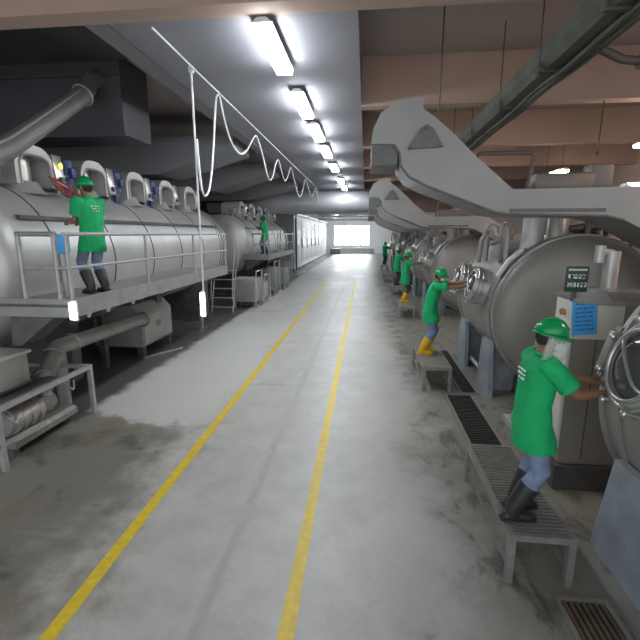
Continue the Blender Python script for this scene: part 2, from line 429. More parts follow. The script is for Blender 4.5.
# olive cable duct over the right machines
t = thing('overhead_duct', 'dark olive cable duct hanging along the ceiling at upper right', 'duct', (2.47, 4.6, 5.08))
MB().prism([(-.21, -.02), (-.13, -.12), (.17, -.12), (.21, -.02), (.21, .16), (-.21, .16)], -2.4, 8.5).build('duct_body', 'olive_paint', t, 0)
c = MB()
for k in range(4):
    c.tube(smooth_pts([(.05 + .05 * k, -2.3 + i * 1.0, -.13 - .045 * abs(sin(i * 1.9 + k))) for i in range(11)]), .028, 7)
c.build('cable_bundle', 'olive_paint', t)
for y in (-1.4, .3, 1.9, 3.6, 5.6, 7.6):
    b = MB(); b.box(-.22, .23, y - .03, y + .03, -.15, -.12).box(-.22, -.2, y - .03, y + .03, -.12, .18).box(.21, .23, y - .03, y + .03, -.12, .18)
    b.build('bracket', 'olive_paint', t, 0)
    MB().cyl((-.21, y, .1), (-.21, y, CZ - 5.08), .011, 6).build('hanger_rod', 'rod_dark', t)
t = thing('branch_pipe', 'dark branch pipe leaving the olive duct towards the right wall', 'pipe', (2.8, 6.0, 5.0))
MB().tube([(0, 0, 0), (.25, 0, -.12), (.6, 0, -.16), (7.2, 0, -.16)], .05, 10).build('pipe_run', 'rod_dark', t)
MB().cyl((.45, 0, -.15), (.8, 0, -.16), .085, 12).build('coupling', 'rod_dark', t)
for i, (x, y, l) in enumerate([(1.15, 7.6, 1.5), (3.9, 7.0, 1.2), (1.0, 10.5, 2.0), (4.6, 9.5, 1.9)]):
    t = MB(); t.cyl((0, 0, 0), (0, 0, l), .012, 6).ell((0, 0, 0), .03, .03, .05, 8)
    tag(t.build('hanger_rod', 'rod_dark', None, 40, (x, y, CZ - l)), ['thin dark rod hanging from the ceiling left of the olive duct', 'thin dark rod hanging from the ceiling right of the olive duct', 'thin dark rod hanging behind the nearest hooked chute', 'thin dark rod hanging above the tank at the right edge'][i], 'rod', 'thin ceiling rods on the right')

# ------------------------------------------------------------------ left long tank
def se(v, e): return math.copysign(abs(v) ** e, v)
def make_left_tank():
    t = thing('long_dyeing_tank', 'nearest long steel dyeing tank on the left beside the platform', 'dyeing machine', (-6.3, 5.4, 0))
    Rr, zc, Ln = 1.35, 2.3, 9.3
    MB().lathe((0, 0, zc), (0, 1, 0), [(.3, Rr), (Ln, Rr)], 64).build('shell', 'steel_light', t)
    for s, y0, d in ((0, .3, -1), (1, Ln, 1)):
        MB().lathe((0, y0, zc), (0, d, 0), [(0, Rr), (.12, Rr * .985), (.25, Rr * .92), (.36, Rr * .78), (.44, Rr * .55), (.48, Rr * .28), (.49, .001)], 64).build('end_head', 'steel_light', t)
    for y in [1.0 + 1.56 * k for k in range(6)]:
        MB().lathe((0, y, zc), (0, 1, 0), [(-.012, Rr), (-.012, Rr + .012), (.012, Rr + .012), (.012, Rr)], 64).build('weld_seam', 'steel_dark', t)
    for y in (Ln - .25, Ln - .02):
        MB().lathe((0, y, zc), (0, 1, 0), [(-.05, Rr), (-.05, Rr + .05), (.05, Rr + .05), (.05, Rr)], 64).build('end_ring', 'steel_dull', t)
    MB().box(1.08, 1.19, .5, Ln - .3, zc + .72, zc + .78).build('side_rail', 'steel_dark', t, 0)
    for y in (1.4, 4.6, 7.8):
        MB().prism([(-1.0, 0), (1.0, 0), (1.15, .2), (1.15, 1.75), (-1.15, 1.75), (-1.15, .2)], y - .12, y + .12).build('saddle_support', 'steel_dark', t, 0)
    for k in range(5):
        y = 1.52 + 1.60 * k; x = .3; zb = zc + 1.28
        hd = MB().lathe((x, y, zb - .12), (0, 0, 1), [(0, .50), (.10, .40), (.22, .34)], 28).build('nozzle_neck', 'steel_light', t)
        MB().lathe((x - .02, y, zb + .08), (0, 0, 1), [(0, .27), (.42, .27), (.47, .2)], 28, True, True).build('nozzle_drum', 'steel_shiny', hd)
        # hood: half drum lying across, open front with an arch frame
        a = MB(); pr = []
        for i in range(13):
            u = pi * i / 12; pr.append((y - .44 * se(cos(u), .75), zb + .28 + .40 * se(sin(u), .9)))
        poly = [(y - .44, zb + .02)] + pr + [(y + .44, zb + .02)]
        inner = [(y - .34, zb + .02)] + [(y - .34 * se(cos(pi * i / 12), .55), zb + .24 + .27 * se(sin(pi * i / 12), .6)) for i in range(13)] + [(y + .34, zb + .02)]
        n = len(poly)
        for xa, xb in ((x - .42, x + .42),):
            A = [a.bm.verts.new((xa, *p)) for p in poly]; B = [a.bm.verts.new((xb, *p)) for p in poly]
            Ci = [a.bm.verts.new((xa + .05, *p)) for p in inner]; D = [a.bm.verts.new((xb, *p)) for p in inner]
            for i in range(n - 1):
                a.bm.faces.new((A[i], A[i + 1], B[i + 1], B[i])); a.bm.faces.new((B[i], B[i + 1], D[i + 1], D[i]))
                a.bm.faces.new((D[i], D[i + 1], Ci[i + 1], Ci[i]))
            a.bm.faces.new(A); a.bm.faces.new(Ci)
        a.build('hood', 'steel_hood', hd)
        MB().tube([(x + .42, *p) for p in inner], .022, 8).build('arch_frame', 'steel_dull', hd)
        Mr = Matrix.Translation((x + .36, y + .52, zb + .05)) @ Matrix.Rotation(R(-6), 4, 'Y')
        MB().box(-.02, .12, -.11, .13, 0, .55, .02, Mr).build('lamp_box', 'steel_shiny', hd)
        if k == 0: MB().ell((x + .485, y + .53, zb + .42), .02, .05, .06, 10).build('sight_light', 'lamp_yellow', hd)
        MB().cyl((x + .47, y + .52, zb + .18), (x + .52, y + .52, zb + .18), .05, 10).build('sight_knob', 'steel_dark', hd)
        vb = MB()
        vb.cyl((x + .2, y - .85, zb - .25), (x + .2, y - .85, zb + .12), .06, 10).box(x + .08, x + .34, y - .98, y - .72, zb + .08, zb + .3, .02)
        vb.torus((x + .42, y - .85, zb + .18), (1, 0, 0), .10, .018, 14, 6).cyl((x + .2, y - .85, zb + .18), (x + .42, y - .85, zb + .18), .02, 8)
        vb.cyl((x - .1, y - .7, zb - .2), (x - .1, y - .7, zb + .25), .045, 8)
        vb.build('valve', 'steel_dull', t)
        mx_ = x + .34; my_ = y + .84
        mo = MB(); mo.cyl((mx_, my_, zb - .15), (mx_, my_, zb + .12), .06, 12).cyl((mx_, my_, zb + .12), (mx_, my_, zb + .56), .115, 16)
        for j in range(6): mo.lathe((mx_, my_, zb + .18 + .06 * j), (0, 0, 1), [(0, .11), (0, .13), (.02, .13), (.02, .11)], 16)
        mo.box(mx_ + .1, mx_ + .18, my_ - .07, my_ + .07, zb + .25, zb + .42, .01)
        if k < 3: mo.build('motor', 'motor_blue', t)
        else: mo.bm.free()
    MB().box(1.08, 1.16, .5, Ln - .4, 1.92, 2.05).build('drip_channel', 'steel_shiny', t, 0)
    sl = MB()
    for i in range(48): sl.box(1.155, 1.17, .6 + i * .18, .70 + i * .18, 1.955, 2.015)
    sl.build('channel_slots', 'steel_dark', t, 0)
    return t
LT = make_left_tank()

def make_platform():
    t = thing('walkway_platform', 'nearest raised steel platform with railings along the left tank', 'platform', (-3.75, 5.0, 0))
    L = 6.2; zt = 1.90; W = 1.12
    MB().box(-W, -.05, 0, L, zt - .04, zt).build('deck', 'deck_grey', t, 0)
    f = MB(); f.box(-.05, 0, 0, L, zt - .17, zt + .07).box(-W, -.05, 0, .05, zt - .17, zt + .07)
    f.build('fascia', 'deck_grey', t, 0)
    zr = zt + .90
    for i, y in enumerate((.04, 2.0, 4.05, L - .05)):
        MB().cyl((-.03, y, zt - .16), (-.03, y, zr), .026, 12).build('post', 'rail_grey', t)
    for x in (-.68, -.19):
        MB().cyl((x, .03, zt - .16), (x, .03, zr), .03, 12).build('post', 'rail_grey', t)
    MB().tube([(-.03, 0, zr), (-.03, L, zr)], .027, 12).build('top_rail', 'rail_grey', t)
    MB().tube([(-.03, 0, zr - .43), (-.03, L, zr - .43)], .022, 12).build('mid_rail', 'rail_grey', t)
    MB().tube([(-.70, .03, zr), (-.16, .03, zr)], .032, 12).build('end_top_rail', 'steel_dull', t)
    MB().tube([(-.68, .03, zr - .43), (-.03, .03, zr - .43)], .024, 12).build('end_mid_rail', 'rail_grey', t)
    MB().tube([(-.03, L - .05, zr), (-.9, L - .05, zr)], .027, 12).build('far_rail', 'rail_grey', t)
    for y in (.7, 3.1, 5.75):
        b = MB(); b.prism([(-W - .35, zt - .04), (-.1, zt - .04), (-.1, zt - .14), (-W - .35, zt - .5)], y - .04, y + .04); b.build('bracket', 'steel_dull', t, 0)
        MB().box(-1.80, -1.68, y - .06, y + .06, 0, 1.12).build('leg', 'steel_dark', t, 0)
    for y in (.45, .9, 1.6): MB().ell((-.12, y, zt - .2), .035, .035, .06, 10).build('foot_pad', 'panel_cream', t)
    MB().prism([(-1.0, zt - .17), (-.35, zt - .17), (-.9, zt - .6), (-1.05, zt - .6)], .1, .5).build('hopper', 'steel_dark', t, 0)
    return t
PL = make_platform()
tube_lamp((-3.70, 4.95, 1.70), 'short white tube lamp at the near corner post of the left platform', .27)
LT2 = dup(LT, (-6.4, 17.9, 0), 'second long steel dyeing tank farther back on the left')
PL2 = dup(PL, (-4.05, 17.6, 0), 'second raised steel platform with railings farther back on the left')

# things on/near the near platform
t = thing('control_box', 'small blue box on a grey stand beside the worker on the platform', 'control box', (-4.36, 5.72, 1.902))
MB().cyl((0, 0, 0), (0, 0, .66), .05, 12).build('stand', 'rail_grey', t)
MB().box(-.09, .09, -.06, .06, .62, .9, .012).build('box', 'sign_blue', t)
t = thing('hose_rack', 'dark red hoses draped beside the first tank hood', 'hose', (-5.42, 7.35, 3.26))
for k in range(4):
    MB().tube(smooth_pts([(-.12 + .03 * k, -.20 + .02 * (k % 2), .52 - .055 * k), (.0, .0, .43 - .06 * k), (.1, .2 + .03 * (k % 2), .28 - .06 * k), (.16, .38, .12 - .055 * k), (.18, .44, -.03 - .05 * k)]), .016, 8).build('hose', 'hose_red', t)

# table with pump
t = thing('pump_table', 'steel pipe frame table holding a pump at the lower left', 'frame', (-4.85, 5.0, 0))
x0, x1, y0, y1, zt = -.75, .62, -.86, .9, .80
f = MB()
f.box(x0 + .06, x1 - .06, y0, y0 + .06, zt - .06, zt).box(x0 + .06, x1 - .06, y1 - .06, y1, zt - .06, zt).box(x1 - .06, x1, y0, y1, zt - .06, zt).box(x0, x0 + .06, y0, y1, zt - .06, zt)
f.box(-.1, -.05, y0 + .06, y1 - .06, zt - .06, zt - .01).build('top_frame', 'rail_grey', t, 0)
MB().box(x0 + .05, x1 - .06, y0 + .05, y1 - .55, zt - .045, zt - .02).build('tray', 'steel_dark', t, 0)
for x, y in ((x1 - .03, y0 + .03), (x1 - .03, y1 - .03), (x0 + .03, y0 + .03), (x0 + .03, y1 - .03)):
    MB().box(x - .03, x + .03, y - .03, y + .03, 0, zt - .06).build('leg', 'rail_grey', t, 0)
MB().box(x1 - .05, x1 - .01, y0, -.15, .30, .34).build('stretcher', 'rail_grey', t, 0)
mo = MB(); mo.cyl((.28, -.52, .42), (.28, .05, .42), .17, 24)
for j in range(4): mo.lathe((.28, -.45 + .14 * j, .42), (0, 1, 0), [(0, .17), (.0, .19), (.07, .20), (.07, .17)], 24)
mo.build('pump_motor', 'steel_shiny', t)
pv = MB(); pv.cyl((.28, .05, .42), (.28, .35, .42), .13, 20).cyl((.28, .28, .3), (.28, .28, .62), .09, 16).torus((.28, .28, .62), (0, 0, 1), .1, .025, 18, 6)
pv.cyl((.28, .28, .62), (.20, .4, .78), .085, 16)
pv.build('pump_volute', 'steel_dull', t)
MB().prism([(.1, .12), (.5, .12), (.5, .20), (.44, .24), (.1, .24)], -.55, .62).build('base_plate', 'bench_steel', t, 0)
for y in (-.5, .55): MB().box(.15, .45, y - .05, y + .05, 0, .12).build('base_foot', 'steel_dark', t, 0)
MB().tube(smooth_pts([(.5, -.75, .75), (.52, -.6, .55), (.5, -.5, .46), (.45, -.4, .55)]), .02, 8).build('hose', 'rail_grey', t)
MB().tube(smooth_pts([(.4, .35, .75), (.48, .48, .6), (.5, .58, .5), (.46, .66, .62)]), .014, 8).build('hose', 'rail_grey', t)

t = thing('steel_box', 'grey steel box with a lid on the pump frame at the left edge', 'tank box', (-4.95, 4.72, .8))
MB().box(-.5, .40, -.5, .33, 0, .42, .01).build('body', 'paint_grey', t)
MB().box(-.52, .44, -.52, .37, .42, .47, .01).build('lid', 'steel_light', t)
MB().box(-.5, .42, -.5, .35, .0, .035, .005).build('bottom_lip', 'steel_dark', t)

t = thing('suction_pipe', 'thick grey pipe with an elbow running from the pump frame under the platform', 'pipe', (-4.9, 6.0, .8))
MB().tube([(.0, 2.75, .14), (-.02, .35, .2), (-.04, .12, .2), (0, -.02, .13), (.05, -.12, .06), (.2, -.5, -.05), (.26, -.62, -.06)], .13, 22).build('pipe_run', 'steel_dull', t)
MB().cyl((-.03, .1, .1), (-.03, .1, -.8), .10, 18).build('riser', 'steel_dull', t)
for c_, a_, r_ in (((-.02, .42, .2), (0, 1, 0), .14), ((0, 2.7, .14), (0, 1, 0), .16), ((.01, -.08, .13), (.3, -.75, -.55), .14)): MB().torus(c_, a_, r_, .02, 22, 6).build('flange', 'steel_dull', t)

t = thing('pump_cabinet', 'boxy grey machine cabinet on the floor under the left platform', 'cabinet', (-5.45, 9.6, 0))
MB().prism([(-.75, .24), (.42, .24), (.42, .98), (.2, 1.2), (-.12, 1.2), (-.75, .88)], -.75, .75, 'y', .015).build('body', 'paint_grey', t)
MB().box(.42, .435, -.66, .66, .3, .94, .004).build('door_panel', 'steel_light', t)
MB().box(.435, .45, -.1, .1, .6, .75, .004).build('latch_plate', 'steel_dull', t)
MB().cyl((-.1, .1, 1.2), (-.1, .1, 1.36), .05, 12).cyl((-.25, .1, 1.36), (.1, .1, 1.36), .06, 12).build('outlet_pipe', 'steel_dull', t)
for x, y in ((-.65, -.65), (-.65, .65), (.32, -.65), (.32, .65)): MB().box(x - .07, x + .07, y - .07, y + .07, 0, .24).build('foot', 'steel_dark', t, 0)
t = MB().box(-.05, .05, -.05, .05, 0, .66, .01)
tag(t.build('short_post', 'rail_grey', None, 40, (-4.9, 12.0, 0)), 'short grey square post standing on the wet floor before the ladder', 'post')
t = MB(); t.box(-.55, .5, -.02, .02, .0, .03, 0, Matrix.Rotation(R(60), 4, 'Z'))
tag(t.build('floor_bar', 'rail_grey', None, 0, (-4.75, 9.3, 0)), 'thin light metal bar lying on the floor in front of the machine cabinet', 'bar')

def ladder(loc, label, h=1.9, run=.75, w=.75, n=6, rz=0):
    t = thing('step_ladder', label, 'ladder', loc, rz, 'step ladders by the left platforms')
    for s in (-1, 1):
        MB().tube([(s * w / 2, 0, 0), (s * w / 2, run, h)], (.02), 8).build('stringer', 'rail_grey', t)
        MB().tube(smooth_pts([(s * w / 2, -.02, .45), (s * w / 2, .12, 1.15), (s * w / 2, run * .9, h + .75), (s * w / 2, run + .1, h + .8), (s * w / 2, run + .15, h)]), .02, 8).build('handrail', 'rail_grey', t)
    for i in range(n):
        k = (i + .6) / n
        MB().box(-w / 2, w / 2, run * k - .07, run * k + .07, h * k - .012, h * k + .012).build('tread', 'rail_grey', t, 0)
    return t
ladder((-5.15, 14.6, 0), 'grey step ladder with handrails at the far end of the nearest long tank', 1.6, .6, .8, 5)
ladder((-4.45, 23.2, 0), 'tall grey ladder at the far end of the second platform', 2.1, .6, .7, 7)
for i, (x, y, wx, wy, hz, m) in enumerate([(-4.55, 15.9, .45, .4, 1.15, 'paint_grey'), (-4.35, 17.0, .3, .3, .9, 'steel_light'), (-4.4, 19.3, .3, .4, 1.3, 'paint_bluegrey'), (-4.4, 21.5, .35, .5, 1.1, 'steel_dull')]):
    t = thing('floor_cabinet', ['grey cabinet on legs right of the near step ladder', 'light steel cabinet with a pipe next to the grey cabinet', 'blue grey cabinet on the floor under the second platform', 'dull steel cabinet deepest under the second platform'][i], 'cabinet', (x, y, 0), 0, 'small cabinets by the second platform')
    MB().box(-wx, wx, -wy, wy, .25, hz, .015).build('body', m, t)
    MB().box(-wx + .05, wx - .05, -wy - .015, -wy, .32, hz - .06).build('door', 'steel_dull', t, 0)
    for a in (-1, 1):
        for b in (-1, 1): MB().box(a * (wx - .05) - .03, a * (wx - .05) + .03, b * (wy - .05) - .03, b * (wy - .05) + .03, 0, .25).build('leg', 'rail_grey', t, 0)
    MB().tube([(wx - .1, 0, hz), (wx - .1, 0, hz + .25), (wx + .1, .1, hz + .3), (wx + .12, .1, .2)], .04, 10).build('pipe', 'steel_shiny', t)

# white machine farther back on the left
t = thing('white_machine', 'long white finishing machine at the far left of the walkway', 'machine', (-5.4, 36, 0))
MB().box(-3.5, 0, -4, 22, .15, 4.2).build('body', 'white_paint', t, 0)
MB().box(-3.3, -.1, -3.8, 21.8, 0, .15).build('plinth', 'steel_dark', t, 0)
for k in range(8):
    y = -3.6 + 3.1 * k
    p = MB().box(0, .05, y, y + 2.8, .5, 3.9, .01).build('door_panel', 'wall_white', t)
    MB().box(.05, .06, y + .9, y + 2.0, 1.9, 3.1).build('window', 'glass_dark' if k in (2, 3) else 'steel_light', p, 0)
    MB().box(.05, .1, y + .15, y + .2, 1.6, 2.4).build('handle', 'steel_dark', p, 0)
MB().box(-.5, .25, -4, 22, 4.2, 4.35).build('top_ledge', 'white_paint', t, 0)
MB().tube([(.2, -4.3, .2), (.2, -4.3, 4.3), (-2.5, -4.3, 4.3)], .06, 8).build('frame_pipe', 'steel_dark', t)
t = thing('pallet_box', 'small dark grey box on the floor against the far wall', 'box', (-4.3, 60.6, 0))
MB().box(-.7, .7, -.5, .5, 0, .7, .02).build('body', 'steel_dark', t); MB().box(-.72, .72, -.52, .52, .7, .78, .01).build('lid', 'steel_dull', t)
t = thing('far_pipe_rack', 'grey horizontal pipes crossing the hall before the far windows', 'pipe rack', (-2, 45, 4.3))
for k, (z, r) in enumerate(((0, .13), (.35, .09), (.55, .16))):
    MB().cyl((-3.0, .3 * k, z), (6, .3 * k, z), r, 12).build('pipe', 'steel_dull', t)
for x in (-2.5, 1.5): MB().cyl((x, 0, 0), (x, 0, CZ - 4.3), .03, 6).build('hanger_rod', 'rod_dark', t)

# ------------------------------------------------------------------ right tanks (drums lying along the hall, doors towards the walkway)
def make_right_tank(label, xc, y0, L, doors, near_leg=.45, top=True):
    """origin under the near rim's centre; the drum runs from y = 0 to L"""
    t = thing('round_dyeing_tank', label, 'dyeing machine', (xc, y0, 0), 0, 'round dyeing tanks along the right side')
    zc, Rr = 1.50, 1.28
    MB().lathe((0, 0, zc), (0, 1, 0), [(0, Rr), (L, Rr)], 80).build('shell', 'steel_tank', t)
    for yy, d in ((0, -1), (L, 1)):
        MB().lathe((0, yy, zc), (0, d, 0), [(0, Rr), (.06, Rr * .99), (.12, Rr * .95), (.19, Rr * .85), (.25, Rr * .66), (.29, Rr * .4), (.31, .001)], 80).build('end_head', 'steel_tank', t)
        MB().lathe((0, yy, zc), (0, -d, 0), [(-.03, Rr - .01), (-.03, Rr + .025), (.03, Rr + .025), (.03, Rr)], 80).build('rim', 'steel_dull', t)
        MB().lathe((0, yy, zc), (0, -d, 0), [(.20, Rr), (.20, Rr + .02), (.25, Rr + .02), (.25, Rr)], 80).build('rim_band', 'steel_tank', t)
    q = .64; tl = R(15)
    for yd in doors:
        loc = (-Rr * cos(tl), yd, zc + Rr * sin(tl)); parts = []
        d = MB().lathe((.10, 0, 0), (-1, 0, 0), [(0, .53 * q), (.10, .50 * q), (.30, .47 * q), (.34, .45 * q), (.34, .40 * q), (.24, .38 * q)], 48).build('door', 'steel_light', t, 40, loc)
        d.rotation_euler = (0, tl, 0)
        for xr, rr, r_ in ((-.20, .485, .024), (-.13, .50, .02), (-.245, .41, .018)): MB().torus((xr, 0, 0), (1, 0, 0), rr * q, r_, 48, 10).build('door_ring', 'steel_shiny', d)
        MB().lathe((-.20, 0, 0), (-1, 0, 0), [(0, .40 * q), (.04, .34 * q), (.055, .2 * q), (.06, .001)], 40).build('door_glass', 'glass_dark', d)
        for k in range(8):
            a = 2 * pi * (k + .5) / 8; y, z = .545 * q * cos(a), .545 * q * sin(a)
            MB().cyl((-.06, y, z), (-.25, y, z), .015, 8).ell((-.26, y, z), .02, .026, .026, 8).build('clamp_bolt', 'steel_shiny', d)
        MB().tube(smooth_pts([(-.24, -.20, -.15), (-.29, -.14, -.11), (-.30, 0, .01), (-.29, .12, .13), (-.24, .17, .17)]), .013, 8).build('handle', 'steel_shiny', d)
        hg = MB(); hg.box(-.22, 0, .37, .45, -.17, .17, .012).cyl((-.15, .45, -.21), (-.15, .45, .21), .024, 10); hg.build('hinge', 'steel_dull', d)
    for yl in (near_leg, L - .45):
        MB().prism([(yl - .42, 0), (yl + .42, 0), (yl + .24, .95), (yl - .24, .95)], -1.24, -1.17, 'x').build('leg', 'paint_bluegrey', t, 0)
        MB().prism([(-1.17, 0), (-.75, 0), (-.55, .50), (-1.17, .92)], yl - .05, yl + .05).build('leg_web', 'paint_bluegrey', t, 0)
        MB().prism([(1.24, 0), (.75, 0), (.55, .50), (1.17, .92)], yl - .05, yl + .05).build('rear_leg', 'paint_bluegrey', t, 0)
    MB().cyl((-1.1, near_leg, .18), (-1.1, L - .45, .18), .04, 10).build('tie_bar', 'rail_grey', t)
    MB().box(-.72, .8, .15, L - .15, 0, .30).build('under_shade_box', 'steel_dark', t, 0)  # dark box added to stand in for the shade under the drum
    if top:
        z0 = zc + Rr
        for x, r, hgt in ((-.62, .17, .60), (-.24, .16, .50)):
            MB().lathe((x, .42, z0 - .22), (0, 0, 1), [(0, r * 1.2), (.14, r), (hgt, r), (hgt + .08, r * .6), (hgt + .1, .001)], 24).build('filter_cylinder', 'steel_light', t)
        v = MB()
        v.tube([(-.05, .4, z0 + .10), (.2, .4, z0 + .14), (.5, .35, z0 + .12), (.52, .35, z0 - .2)], .06, 12)
        v.cyl((.2, .35, z0 - .1), (.2, .35, z0 + .26), .05, 10).torus((.2, .35, z0 + .26), (0, 0, 1), .13, .018, 18, 6)
        v.box(.05, .5, .5, .8, z0 - .1, z0 + .16, .02).cyl((.8, .3, z0 - .3), (.8, .3, z0 + .1), .08, 12)
        v.build('top_valves', 'steel_dark', t)
        v = MB(); v.box(.62, 1.0, .2, .26, z0 - .14, z0 - .10).box(.62, .66, .2, .6, z0 - .22, z0 - .10).box(.96, 1.0, .2, .6, z0 - .32, z0 - .10).box(.62, 1.0, .2, .24, z0 - .26, z0 - .22); v.build('step_bracket', 'steel_light', t, 0)
        v = MB()
        v.tube([(-.95, .9, z0 - .45), (-1.05, .9, z0 - .05), (-1.2, .95, z0 + .12), (-1.3, 1.0, z0 - .1), (-1.3, 1.1, z0 - .5)], .045, 10)
        v.cyl((-1.0, .5, z0 - .45), (-1.0, .5, z0 + .10), .05, 10).torus((-1.0, .5, z0 + .1), (1, .3, .5), .13, .02, 16, 6)
        v.box(-1.15, -.9, .7, 1.0, z0 - .40, z0 - .1, .02).cyl((-1.25, .6, z0 - .15), (-.8, .9, z0 - .05), .035, 8).torus((-1.2, .75, z0 + .08), (0, 1, .3), .11, .02, 16, 6)
        v.cyl((-.9, 1.2, z0 - .4), (-.9, 1.2, z0 + .2), .04, 8).cyl((-1.1, 1.4, z0 - .5), (-1.1, 1.4, z0 + .1), .05, 8)
        v.build('front_valves', 'steel_dull', t)
        MB().tube([(-1.2, .18, zc + .6), (-1.05, .16, zc + .86), (-.85, .16, zc + 1.05)], .05, 10).build('spray_pipe', 'steel_light', t)
    return t
make_right_tank('second round steel tank on the right, behind the control cabinet', 3.42, 7.15, 2.7, (.85, 2.0))
make_right_tank('nearest round steel tank, cut by the right edge, its door under the nearest worker\'s hands', 3.36, .75, 2.93, (2.30, 1.0), .6, False)
make_right_tank('third round steel tank on the right, beyond the second worker', 3.55, 14.65, 2.6, (.55, 1.8))
make_right_tank('fourth round steel tank on the right, small and far', 3.5, 19.6, 3.4, (.9, 2.2))
make_right_tank('fifth round steel tank on the right, small and far', 3.5, 26.6, 3.4, (.9, 2.2))
make_right_tank('farthest round steel tank on the right, where the last worker stands', 3.4, 34.4, 3.4, (.9, 2.2))
t = thing('valve_manifold', 'rusty brown valves and pipes standing before the second tank at the right edge', 'valves', (4.05, 6.15, 0))
MB().cyl((0, 0, 0), (0, 0, 2.35), .06, 12).build('riser', 'steel_dull', t)
MB().tube([(-.25, 0, 2.3), (.1, 0, 2.4), (.5, 0, 2.35), (.52, 0, 1.8)], .07, 12).build('header_pipe', 'drain_rust', t)
for x, z in ((-.18, 2.3), (.12, 2.4), (.38, 2.36)): MB().box(x - .06, x + .06, -.07, .07, z - .12, z + .1, .015).cyl((x, 0, z), (x, -.16, z + .05), .02, 8).torus((x, -.17, z + .05), (0, 1, -.3), .07, .013, 14, 6).build('valve', 'drain_rust', t)

# hooked unloading chutes above the tanks
def make_chute(label, loc):
    t = thing('unloading_chute', label, 'chute', loc, 0, 'hooked grey chutes over the right tanks')
    # profile seen from the walkway: x across the hall, z up
    D = .95
    top = [(.04, 3.98), (.07, 4.18), (.16, 4.36), (.28, 4.45), (.42, 4.51), (.60, 4.54), (.70, 4.54), (.71, 4.40), (.86, 4.30), (1.10, 4.10), (1.42, 3.80), (1.92, 3.38), (3.55, 3.40), (3.72, 3.34), (5.5, 2.3)]
    bot = [(5.5, 1.9), (3.35, 2.98), (3.12, 3.03), (1.86, 3.06), (1.72, 3.08), (.80, 3.43), (.56, 3.55), (.44, 3.70), (.42, 3.86), (.34, 3.97), (.20, 3.98)]
    b = MB().prism(top + bot, 0, D)
    b.build('body', 'paint_arm', t, 30)
    MB().box(.05, .40, .03, D - .03, 3.72, 3.99).build('hook_mouth', 'steel_dark', t, 0)
    rim = MB(); rim.tube([(x, -.004, z) for x, z in bot[1:10]], .016, 6); rim.build('edge_trim', 'steel_dark', t)
    g = MB().prism([(.52, 3.90), (.98, 3.92), (.84, 4.15), (.76, 4.2), (.68, 4.15)], -.05, 0).build('guard_plate', 'steel_dark', t, 0)
    for x, z in ((.75, 4.16), (.56, 3.93), (.94, 3.94)): MB().cyl((x, -.05, z), (x, -.08, z), .02, 8).build('bolt', 'steel_dark', g)
    MB().box(1.9, 3.1, -.012, 0, 3.085, 3.13).build('seam_strip', 'steel_dark', t, 0)
    fr = MB().tube([(1.45, .1, 3.7), (1.45, .1, 3.80), (1.49, .1, 3.85), (2.14, .1, 3.85), (2.18, .1, 3.80), (2.12, .1, 3.38)], .026, 10).build('top_loop', 'rod_dark', t)
    MB().box(2.25, 3.0, .15, .5, 3.38, 3.60, .03).box(2.95, 3.25, .17, .45, 3.38, 3.72, .05).build('drive_box', 'drive_brown', t)
    MB().box(5.3, 5.5, .1, D - .1, 0, 2.3).build('rear_post', 'paint_grey', t, 0)
    return t
CH = make_chute('nearest big hooked grey chute reaching over the walkway from the right', (0, 6.02, 0))
dup(CH, (0.02, 13.65, -.06), 'second hooked grey chute, smaller, below and left of the nearest one')
dup(CH, (.05, 18.6, -.1), 'third hooked grey chute, farther along the right side')
dup(CH, (.05, 24.2, -.2), 'fourth hooked grey chute, farthest along the right side')

# control cabinet between first and second tank
t = thing('control_cabinet', 'tall grey control cabinet with cream front beside the nearest worker', 'cabinet', (2.17, 4.55, 0), 0)
MB().prism([(0.02, .28), (.72, .28), (.72, 2.08), (.02, 2.14)], 0, .40, 'y', .012).build('body', 'cabinet_olive', t)
MB().box(-.04, .80, -.06, .44, 0, .28).build('plinth', 'steel_dark', t, 0)
fd = MB().box(-.02, .02, .02, .38, .45, 2.12, .008).build('front_door', 'panel_cream', t)
pn = MB().box(.02, .48, -.02, 0, 1.72, 2.12, .005).build('side_panel', 'panel_cream', t)
MB().cyl((-.02, .17, 1.98), (-.06, .17, 1.98), .035, 12).build('switch_knob', 'brass', fd)
MB().cyl((-.02, .2, 1.82), (-.05, .2, 1.82), .025, 12).build('switch_knob', 'brass', fd)
MB().box(.245, .255, -.006, .0, .35, 1.72).build('door_gap', 'steel_dark', t, 0)
MB().prism([(-.05, 2.14), (.2, 2.24), (.95, 2.16), (.95, 2.06), (.0, 2.1)], -.05, .44, 'y', .008).build('top_hood', 'paint_grey', t)
MB().prism([(.25, 2.24), (1.5, 2.19), (1.5, 2.11), (.3, 2.17)], -.12, .3, 'y', .006).build('top_ledge', 'steel_shiny', t)
pp = MB(); pp.cyl((.46, .3, 2.2), (.46, .3, 2.62), .075, 14).cyl((.33, .3, 2.5), (.33, .3, 2.68), .05, 12).cyl((.33, .3, 2.62), (.46, .3, 2.6), .04, 10); pp.build('vent_pipe', 'steel_light', t)
